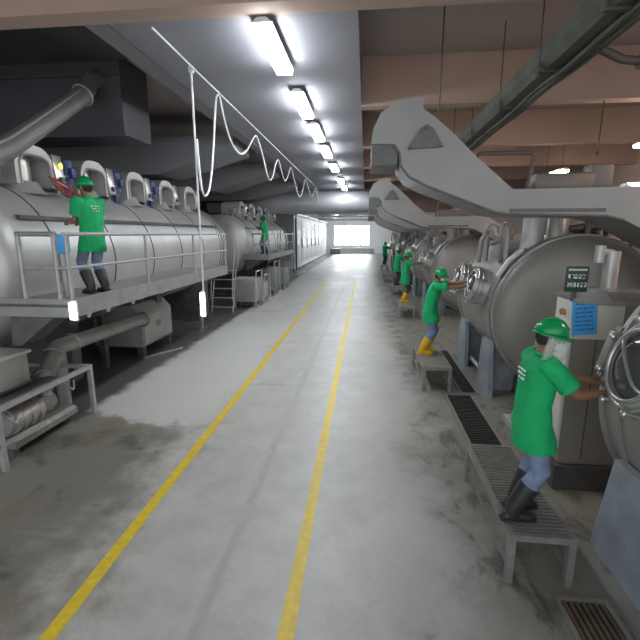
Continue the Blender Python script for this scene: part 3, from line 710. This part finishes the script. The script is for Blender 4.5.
# notices
t = thing('notice_sheet', 'blue printed notice stuck to the cabinet beside the worker\'s helmet', 'notice', (2.27, 4.53, 1.79))
Mt = Matrix.Rotation(R(-6), 4, 'Y')
MB().box(-.11, .13, -.012, -.006, -.02, .35, 0, Mt).build('sheet', 'sign_blue', t, 0)
ink = MB()
for r in range(7):
    x = -.08
    while x < .085:
        wd = random.uniform(.012, .035); ink.box(x, min(x + wd, .10), -.0145, -.012, .30 - .045 * r, .318 - .045 * r, 0, Mt); x += wd + .01
ink.build('printing', 'ink_blue', t, 0)
t = thing('sign_board', 'small dark green sign with white lettering above the cabinet', 'sign', (2.14, 4.53, 2.22))
MB().box(-.11, .11, -.012, 0, 0, .26, .004).build('board', 'sign_green', t)
ink = MB()
for r, (hh, zz) in enumerate(((.02, .215), (.045, .135), (.045, .05))):
    x = -.085
    while x < .08:
        wd = .012 if r == 0 else random.choice((.014, .02))
        ink.box(x, x + wd, -.015, -.012, zz, zz + hh); 
        if r: ink.box(x, x + .026, -.015, -.012, zz + random.choice((0, .018, .036)), zz + .008 + random.choice((0, .01, .03)))
        x += wd + (.006 if r == 0 else .016)
ink.build('lettering', 'ink_white', t, 0)
MB().box(-.02, .02, 0, .03, -.10, .1).build('bracket', 'steel_dark', t, 0)

# low plinth kerb behind the cabinet
t = thing('floor_plinth', 'low grey concrete plinth behind the bench under the second tank', 'plinth', (2.9, 5.85, 0))
MB().box(-.75, 1.4, -.45, .45, 0, .10, .01).build('slab', 'paint_grey', t)

# machinery seen over the chute at the upper right
t = thing('steel_hood', 'shiny steel hood over machinery at the right edge', 'hood', (6.0, 9.9, 0))
MB().lathe((0, 0, 3.5), (1, 0, 0), [(-.6, .36), (1.6, .36)], 32, True, True).build('drum', 'steel_shiny', t)
for x in (-.3, .15, .6, 1.05): MB().lathe((x, 0, 3.5), (1, 0, 0), [(-.04, .36), (-.04, .39), (.04, .39), (.04, .36)], 32).build('band', 'brass' if x in (.15, 1.05) else 'steel_light', t)
for x in (-.3, 1.2): MB().box(x - .06, x + .06, -.1, .1, 0, 3.2).build('support_post', 'steel_dark', t, 0)

# ------------------------------------------------------------------ benches
def bench(loc, label, wx, ly, h, slats, rail=False):
    t = thing('step_bench', label, 'bench', loc, 0, 'step benches along the right tanks')
    f = MB(); a, b = wx / 2, ly / 2
    f.box(-a, -a + .045, -b, b, h - .055, h).box(a - .045, a, -b, b, h - .055, h).box(-a + .045, a - .045, -b, -b + .045, h - .055, h).box(-a + .045, a - .045, b - .045, b, h - .055, h)
    f.build('frame', 'bench_steel', t, 0)
    if slats:
        s = MB()
        for i in range(slats):
            y = -b + .05 + (ly - .1) * (i + .5) / slats
            s.box(-a + .045, a - .045, y - .011, y + .011, h - .03, h - .003)
        s.build('slats', 'bench_steel', t, 0)
        MB().box(-.02, .02, -b + .04, b - .04, h - .055, h - .03).build('cross_bar', 'bench_steel', t, 0)
    else:
        MB().box(-a + .04, a - .04, -b + .04, b - .04, h - .02, h - .001).build('deck', 'bench_steel', t, 0)
    for x in (-a + .03, a - .03):
        for y in (-b + .03, b - .03):
            MB().box(x - .028, x + .028, y - .028, y + .028, 0, h - .055).build('leg', 'bench_steel', t, 0)
    for x in (-a + .03, a - .03): MB().box(x - .012, x + .012, -b + .06, b - .06, .12, .145).build('stretcher', 'bench_steel', t, 0)
    return t
bench((1.45, 3.83, 0), 'long slatted metal bench the nearest worker stands on', .52, 1.50, .45, 30)
bench((1.33, 8.2, 0), 'grey metal step bench under the second worker in yellow boots', .52, 1.6, .45, 0)
bench((1.42, 14.9, 0), 'grey step bench under the third worker', .52, 1.6, .42, 0)
bench((1.5, 20.3, 0), 'grey step bench under the fourth worker', .52, 1.6, .42, 0)
bench((1.4, 26.0, 0), 'grey step bench between the fourth and fifth workers', .52, 1.6, .42, 0)
bench((1.5, 33.8, 0), 'farthest grey step bench, under the fifth worker', .52, 1.6, .42, 0)

# ------------------------------------------------------------------ people
def remeshed(mb, name, m, vox, parent, smooth=2, wr=0, seed=0, cut=None, thr=None):
    bm = mb.bm; bmesh.ops.recalc_face_normals(bm, faces=bm.faces[:])
    me = bpy.data.meshes.new('tmp'); bm.to_mesh(me); bm.free()
    o = bpy.data.objects.new('tmp', me); C.objects.link(o)
    md = o.modifiers.new('r', 'REMESH'); md.mode = 'VOXEL'; md.voxel_size = vox
    dg = bpy.context.evaluated_depsgraph_get(); dg.update()
    me2 = bpy.data.meshes.new_from_object(o.evaluated_get(dg)); bpy.data.objects.remove(o); bpy.data.meshes.remove(me)
    b = bmesh.new(); b.from_mesh(me2)
    for _ in range(smooth): bmesh.ops.smooth_vert(b, verts=b.verts[:], factor=.5, use_axis_x=True, use_axis_y=True, use_axis_z=True)
    if wr:
        b.normal_update()
        for v in b.verts:
            p = v.co * 1.0; p.z *= .8
            q = noise.noise(V((p.x * 9 + seed, p.y * 9, p.z * 5.0))) + .6 * noise.noise(V((p.x * 17, p.y * 17 + seed, p.z * 12)))
            v.co += v.normal * (wr * q)
    if cut:                       # trim the mesh with planes (point, normal): removes the side the normal points to
        for pco, pn in cut:
            r = bmesh.ops.bisect_plane(b, geom=b.verts[:] + b.edges[:] + b.faces[:], plane_co=pco, plane_no=pn, clear_outer=True)
    for f in b.faces: f.smooth = True
    me2.clear_geometry(); b.to_mesh(me2); b.free()
    me2.name = name; me2.materials.clear(); me2.materials.append(MAT[m])
    ob = bpy.data.objects.new(name, me2); C.objects.link(ob); ob.parent = parent
    return ob

def ik(a, c, l1, l2, bend):
    a, c, bend = V(a), V(c), V(bend); d = c - a; L = min(d.length, (l1 + l2) * .999)
    d.normalize(); c = a + d * L
    x = (l1 * l1 - l2 * l2 + L * L) / (2 * L); h = math.sqrt(max(l1 * l1 - x * x, 0))
    n = bend - d * bend.dot(d); n.normalize()
    return a + d * x + n * h, c

def person(label, loc, rz, hgt=1.68, lean=.0, hands=((.5, .18, 1.1), (.5, -.18, 1.1)), feet=((.06, .09), (-.06, -.09)), trousers='jeans', boots='boot_yellow',
           head_turn=0., head_pitch=0., face='mask', vox=.012, group=None, hip_dx=0., bend_k=0.03, fingers=True, elbow=.35, back=False):
    """x forward, y left, z up; the root is the body itself, clothes are its children"""
    s = hgt / 1.70
    hipz = .90 - bend_k
    pel = V((hip_dx, 0, hipz))
    sl, cl = sin(lean), cos(lean)
    def sp(z, x=0, y=0):
        if z < .90: return pel + V((x, y, z - .90))
        d = z - .90; return pel + V((d * sl + x * cl, y, d * cl - x * sl))
    chest = sp(1.24); neck = sp(1.43, -.01)
    sh = [sp(1.385, 0, .185), sp(1.385, 0, -.185)]
    head_c = sp(1.585, .03)
    HM = Matrix.Rotation(head_turn, 4, 'Z') @ Matrix.Rotation(lean * .4 + head_pitch, 4, 'Y')
    arms = []
    for k, y in ((0, 1), (1, -1)):
        hx = V(hands[k]); e, wv = ik(sh[k], hx, .29, .26, (-.15, y * elbow, -1)); arms.append((sh[k], e, wv))
    legs = []
    for k, y in ((0, 1), (1, -1)):
        hj = pel + V((0, y * .09, -.02)); ft = V((feet[k][0], feet[k][1], .09)); kn, an = ik(hj, ft, .42, .41, (1, y * .12, 0)); legs.append((hj, kn, an))
    b = MB()
    # --- body: torso, neck, head, arms, hands, legs, feet
    X1 = (1, 0, 0)
    b.tube([sp(.84), sp(.92), sp(1.04), sp(1.2), sp(1.33), sp(1.40), sp(1.44)], [(.085, .14), (.10, .155), (.09, .135), (.105, .15), (.10, .165), (.075, .13), (.05, .06)], 20, ref=X1)
    b.tube([sp(1.38), neck, sp(1.50, .012)], [.062, .055, .054], 14)
    b.ell(head_c, .094, .076, .118, 24, HM)
    def hp(x, y, z): return head_c + HM @ V((x, y, z))
    b.ell(hp(.03, 0, -.065), .062, .056, .055, 16, HM)             # jaw
    b.tube([hp(.085, 0, .015), hp(.108, 0, -.022), hp(.094, 0, -.035)], [.011, .016, .012], 8)   # nose
    b.ell(hp(.086, 0, -.062), .014, .026, .008, 10, HM); b.ell(hp(.082, 0, -.077), .014, .022, .008, 10, HM)   # lips
    for y in (1, -1): b.ell(hp(-.005, y * .078, -.008), .021, .011, .032, 10, HM)                          # ears
    for (a, e, wv), y in zip(arms, (1, -1)):
        d1 = (e - a).normalized(); d2 = (wv - e).normalized()
        b.tube([a - d1 * .02, a + d1 * .08, a + d1 * .2, e, e + d2 * .07, e + d2 * .16, wv], [.052, .052, .045, .039, .042, .035, .026], 14)
        # hand: palm then fingers, palm facing down/inward
        side = d2.cross(V((0, 0, 1))); side.normalize(); dn = side.cross(d2) * -1
        if dn.z > 0: dn = -dn
        inn = side * (1 if side.y * y < 0 else -1)                  # towards the other hand
        pb = wv + d2 * .01; pk = wv + d2 * .09
        b.tube([pb, wv + d2 * .045, pk], [(.019, .027), (.018, .040), (.014, .042)], 14, ref=tuple(dn))
        for i, (off, ln) in enumerate(((.031, .070), (.0105, .079), (-.0105, .074), (-.030, .058))):
            p = pk + inn * off - d2 * .008; pts = [p - d2 * .02, p]; ang = .25 + .06 * i; dd = d2
            for q, fr in enumerate((.45, .32, .26)):
                dd = (d2 * cos(ang) + dn * sin(ang)).normalized(); p = p + dd * (ln * fr); pts.append(p); ang += .42
            b.tube(pts, [.0095, .0095, .009, .0085, .007], 8)
        tb = wv + d2 * .03 + inn * .028
        b.tube([tb - d2 * .01 - inn * .01, tb + (d2 * .6 + inn * .7).normalized() * .03 + dn * .008, tb + (d2 * .8 + inn * .5).normalized() * .058 + dn * .02, tb + d2 * .075 + inn * .028 + dn * .032], [.013, .012, .010, .008], 8)
    for hj, kn, an in legs:
        b.tube([hj + V((0, 0, .04)), hj * .7 + kn * .3, kn, kn * .6 + an * .4, an, an - V((0, 0, .06))], [.088, .082, .056, .056, .040, .038], 14)
        b.tube([an + V((-.05, 0, -.055)), an + V((.03, 0, -.05)), an + V((.13, 0, -.065)), an + V((.17, 0, -.07))], [(.028, .034), (.036, .040), (.022, .042), (.012, .03)], 12)
    body = remeshed(b, 'person', 'skin', vox if fingers else vox, None, 2)
    body.location = loc; body.rotation_euler = (0, 0, rz); body.scale = (s, s, s)
    tag(body, label, 'person', group)
    cv = max(vox, .009)
    # --- shirt
    b = MB(); hem = .655
    b.tube([sp(hem + .0, .05), sp(.72, .047), sp(.86, .015), sp(1.02), sp(1.2), sp(1.33), sp(1.405), sp(1.45)],
           [(.160, .216), (.160, .210), (.148, .192), (.128, .174), (.135, .183), (.125, .200), (.095, .172), (.062, .072)], 28, ref=X1)
    for (a, e, wv), y in zip(arms, (1, -1)):
        d1 = (e - a).normalized()
        b.tube([a - d1 * .05 + V((0, -y * .04, .0)), a + d1 * .04, a + d1 * .13, a + d1 * .21], [.075, .080, .083, .088], 16)
    shirt = remeshed(b, 'shirt', 'shirt_green', cv, body, 3, .012, loc[1])
    cl_ = MB(); cl_.torus(sp(1.452), tuple((sp(1.5) - sp(1.4)).normalized()), .066, .013, 24, 8); cl_.build('collar', 'shirt_green', shirt)
    # faint back print
    bp = MB()
    for i, zz in enumerate((1.30, 1.265, 1.23) if back else ()):
        for j in range(7 - i): 
            if (i * 3 + j) % 5 == 4: continue
            p = sp(zz, -.134 - (0 if zz > 1.22 else .004), -.06 + .02 * j)
            bp.box(p.x - .012, p.x + .002, p.y, p.y + .009, p.z, p.z + .012 + .005 * (j % 2))
    if back: bp.build('back_print', 'mask_white', shirt, 0)
    else: bp.bm.free()
    # --- trousers
    b = MB()
    b.tube([sp(.70), sp(.86), sp(.95)], [(.09, .15), (.092, .15), (.085, .14)], 20, ref=X1)
    for hj, kn, an in legs:
        b.tube([hj + V((0, 0, .03)), hj * .6 + kn * .4, kn, kn * .55 + an * .45, kn * .3 + an * .7], [.088, .088, .079, .074, .064], 16)
    remeshed(b, 'trousers', trousers, cv, body, 2, .010, loc[1] + 3)
    # --- boots
    for hj, kn, an in legs:
        b = MB(); up_ = (kn - an).normalized()
        b.tube([an + up_ * .27, an + up_ * .12, an + up_ * .02, an + V((0, 0, -.06))], [.086, .076, .064, .056], 16)
        b.tube([an + V((-.07, 0, -.058)), an + V((.0, 0, -.05)), an + V((.08, 0, -.048)), an + V((.15, 0, -.055)), an + V((.20, 0, -.066))], [(.030, .042), (.045, .05), (.046, .054), (.036, .05), (.016, .03)], 16, ref=(0, 0, 1))
        bo = remeshed(b, 'boot', boots, cv, body, 2)
        so = MB(); so.prism([(an.x - .095, an.y - .035), (an.x - .095, an.y + .035), (an.x - .02, an.y + .048), (an.x + .10, an.y + .058), (an.x + .20, an.y + .035), (an.x + .215, an.y), (an.x + .20, an.y - .035), (an.x + .10, an.y - .058), (an.x - .02, an.y - .048)], 0.0, .018, 'z')
        so.build('sole', 'rubber_dark' if boots != 'boot_yellow' else 'boot_yellow', bo, 0)
    # --- hair at the back of the head and helmet
    b = MB(); b.ell(hp(-.018, 0, .012), .092, .083, .105, 20, HM); remeshed(b, 'hair', 'hair', max(vox, .008), body, 1, 0, 0, [(hp(.052, 0, 0), (HM @ V((1, 0, -.35, 0))).to_3d()), (hp(0, 0, -.075), (HM @ V((0, 0, -1, 0))).to_3d())])
    b = MB(); n = 28; rings = []
    for i in range(8):
        a = pi / 2 * i / 7; rings.append((.128 * cos(a), .110 * cos(a), .03 + .125 * sin(a)))
    vs = []
    for ra, rb, z in rings: vs.append([b.bm.verts.new(hp(ra * cos(2 * pi * k / n) - .005, rb * sin(2 * pi * k / n), z)) for k in range(n)])
    for r0, r1 in zip(vs, vs[1:-1]):
        for k in range(n): b.bm.faces.new((r0[k], r0[(k + 1) % n], r1[(k + 1) % n], r1[k]))
    tp = b.bm.verts.new(hp(-.005, 0, .156))
    for k in range(n): b.bm.faces.new((vs[-2][k], vs[-2][(k + 1) % n], tp))
    for v in vs[-1]: b.bm.verts.remove(v)
    hel = b.build('helmet', 'helmet_green', body, 60)
    so = hel.modifiers.new('t', 'SOLIDIFY'); so.thickness = .006
    b = MB(); r0, r1 = [], []
    for k in range(n):
        a = 2 * pi * k / n; ex = .010 + .045 * max(0, cos(a)) ** 2
        r0.append(b.bm.verts.new(hp(.126 * cos(a) - .005, .108 * sin(a), .036))); r1.append(b.bm.verts.new(hp((.126 + ex) * cos(a) - .005, (.108 + ex) * sin(a), .022 - .2 * ex)))
    for k in range(n): b.bm.faces.new((r0[k], r0[(k + 1) % n], r1[(k + 1) % n], r1[k]))
    br = b.build('brim', 'helmet_green', hel, 60); so = br.modifiers.new('t', 'SOLIDIFY'); so.thickness = .006
    b = MB(); b.tube([hp(-.12, 0, .152 - .06), hp(-.06, 0, .152 - .008), hp(0, 0, .163), hp(.06, 0, .145), hp(.115, 0, .09)], (.01), 8); b.build('crest', 'helmet_green', hel)
    b = MB()
    for y in (1, -1): b.tube([hp(.01, y * .10, .03), hp(.02, y * .088, -.04), hp(.035, y * .05, -.11), hp(.04, 0, -.122)], .005, 6)
    b.build('chin_strap', 'rubber_dark', hel)
    for y in (1, -1):
        MB().ell(hp(.081, y * .032, .012), .010, .014, .008, 10, HM).build('eye', 'eye', body)
        MB().tube([hp(.084, y * .016, .034), hp(.086, y * .032, .038), hp(.076, y * .05, .033)], .005, 6).build('eyebrow', 'hair', body)
    if face in ('mask', 'visor'):
        b = MB(); b.ell(hp(.048, 0, -.048), .068, .064, .050, 18, HM); mk = remeshed(b, 'face_mask', 'mask_white', max(vox, .008), body, 1, 0, 0, [(hp(.03, 0, 0), (HM @ V((-1, 0, 0, 0))).to_3d())])
        b = MB()
        for y in (1, -1): b.tube([hp(.05, y * .062, -.03), hp(.01, y * .085, -.012), hp(-.015, y * .088, .01)], .003, 6)
        b.build('ear_loop', 'mask_white', mk)
    if face == 'visor':
        b = MB(); rows = []
        for z in (.035, -.03, -.09, -.14, -.165):
            rr = .155 + (.012 if z > -.1 else -.004)
            rows.append([b.bm.verts.new(hp(rr * cos(a) - .01, rr * .86 * sin(a), z)) for a in [R(-105) + R(210) * k / 20 for k in range(21)]])
        for q0, q1 in zip(rows, rows[1:]):
            for k in range(20): b.bm.faces.new((q0[k], q0[k + 1], q1[k + 1], q1[k]))
        vz = b.build('face_shield', 'visor', body, 60); so = vz.modifiers.new('t', 'SOLIDIFY'); so.thickness = .002
        b = MB(); b.tube([hp(.170 * cos(a) - .01, .148 * sin(a), .032) for a in [R(-108) + R(216) * k / 24 for k in range(25)]], .008, 8); b.build('shield_band', 'helmet_green', vz)
    return body

def loc_hand(wpt, loc, rz, hgt):
    s = hgt / 1.70; d = V(wpt) - V(loc); d = Matrix.Rotation(-rz, 4, 'Z') @ d; return tuple(d / s)
# nearest worker
L1, a1, h1 = (1.365, 3.37, .455), R(3), 1.68
person('person in green shirt and face shield on the slatted bench at the nearest tank', L1, a1, h1, R(5),
       (loc_hand((1.88, 3.44, 1.63), L1, a1, h1), loc_hand((1.86, 3.27, 1.60), L1, a1, h1)), ((-.02, .09), (-.11, -.09)), 'jeans', 'boot_black', R(-10), R(10), 'visor', .0065, back=True, hip_dx=-.0, bend_k=.012)
L2, a2, h2 = (1.27, 8.35, .455), R(-8), 1.70
person('person in green shirt and yellow boots leaning to the second tank door from a bench', L2, a2, h2, R(13),
       (loc_hand((1.93, 8.28, 1.90), L2, a2, h2), loc_hand((1.91, 8.0, 1.86), L2, a2, h2)), ((-.02, .08), (-.10, -.08)), 'jeans', 'boot_yellow', R(-22), R(6), 'mask', .0085, hip_dx=-.0, bend_k=.014)
L3, a3, h3 = (1.38, 15.1, .425), R(4), 1.74
person('person in green shirt and yellow boots at the third tank, seen from behind', L3, a3, h3, R(6),
       (loc_hand((2.02, 15.3, 1.80), L3, a3, h3), loc_hand((2.02, 15.05, 1.80), L3, a3, h3)), ((.02, .08), (-.04, -.08)), 'trousers_dark', 'boot_yellow', 0, .1, 'mask', .013)
L4, a4, h4 = (1.45, 20.2, .425), R(20), 1.72
person('person in green shirt half hidden behind the third worker at the fourth tank', L4, a4, h4, R(10),
       (loc_hand((1.95, 20.6, 1.75), L4, a4, h4), loc_hand((1.95, 20.35, 1.75), L4, a4, h4)), ((.02, .08), (-.04, -.08)), 'trousers_dark', 'boot_black', 0, .1, 'mask', .015)
L5, a5, h5 = (1.5, 34.0, .425), R(60), 1.78
person('person in green shirt farthest away on the right side of the walkway', L5, a5, h5, R(4),
       (loc_hand((1.85, 34.5, 1.75), L5, a5, h5), loc_hand((1.95, 34.3, 1.75), L5, a5, h5)), ((.02, .08), (-.04, -.08)), 'trousers_dark', 'boot_black', 0, .1, 'mask', .018)
L6, a6, h6 = (-4.12, 6.10, 1.905), R(158), 1.72
person('person in green shirt and helmet standing on the near left platform', L6, a6, h6, R(3),
       (loc_hand((-4.50, 6.12, 2.98), L6, a6, h6), loc_hand((-4.44, 6.36, 2.98), L6, a6, h6)), ((.02, .10), (-.03, -.10)), 'jeans', 'boot_black', R(15), R(2), 'mask', .0085, back=True, elbow=.1)
L7, a7, h7 = (-4.5, 18.9, 1.905), R(165), 1.7
person('person in green shirt on the second platform far on the left', L7, a7, h7, R(5),
       (loc_hand((-4.85, 18.8, 3.1), L7, a7, h7), loc_hand((-4.85, 19.1, 3.1), L7, a7, h7)), ((.02, .10), (-.03, -.10)), 'jeans', 'boot_black', 0, R(5), 'mask', .014)

# ------------------------------------------------------------------ light
w = bpy.data.worlds.new('world'); bpy.context.scene.world = w; w.use_nodes = True
bg = w.node_tree.nodes['Background']; bg.inputs[0].default_value = (.93, .96, 1, 1); bg.inputs[1].default_value = .95
vs = bpy.context.scene.view_settings
vs.view_transform = 'Standard'; vs.look = 'None'; vs.gamma = 1; vs.use_curve_mapping = False; vs.exposure = .88
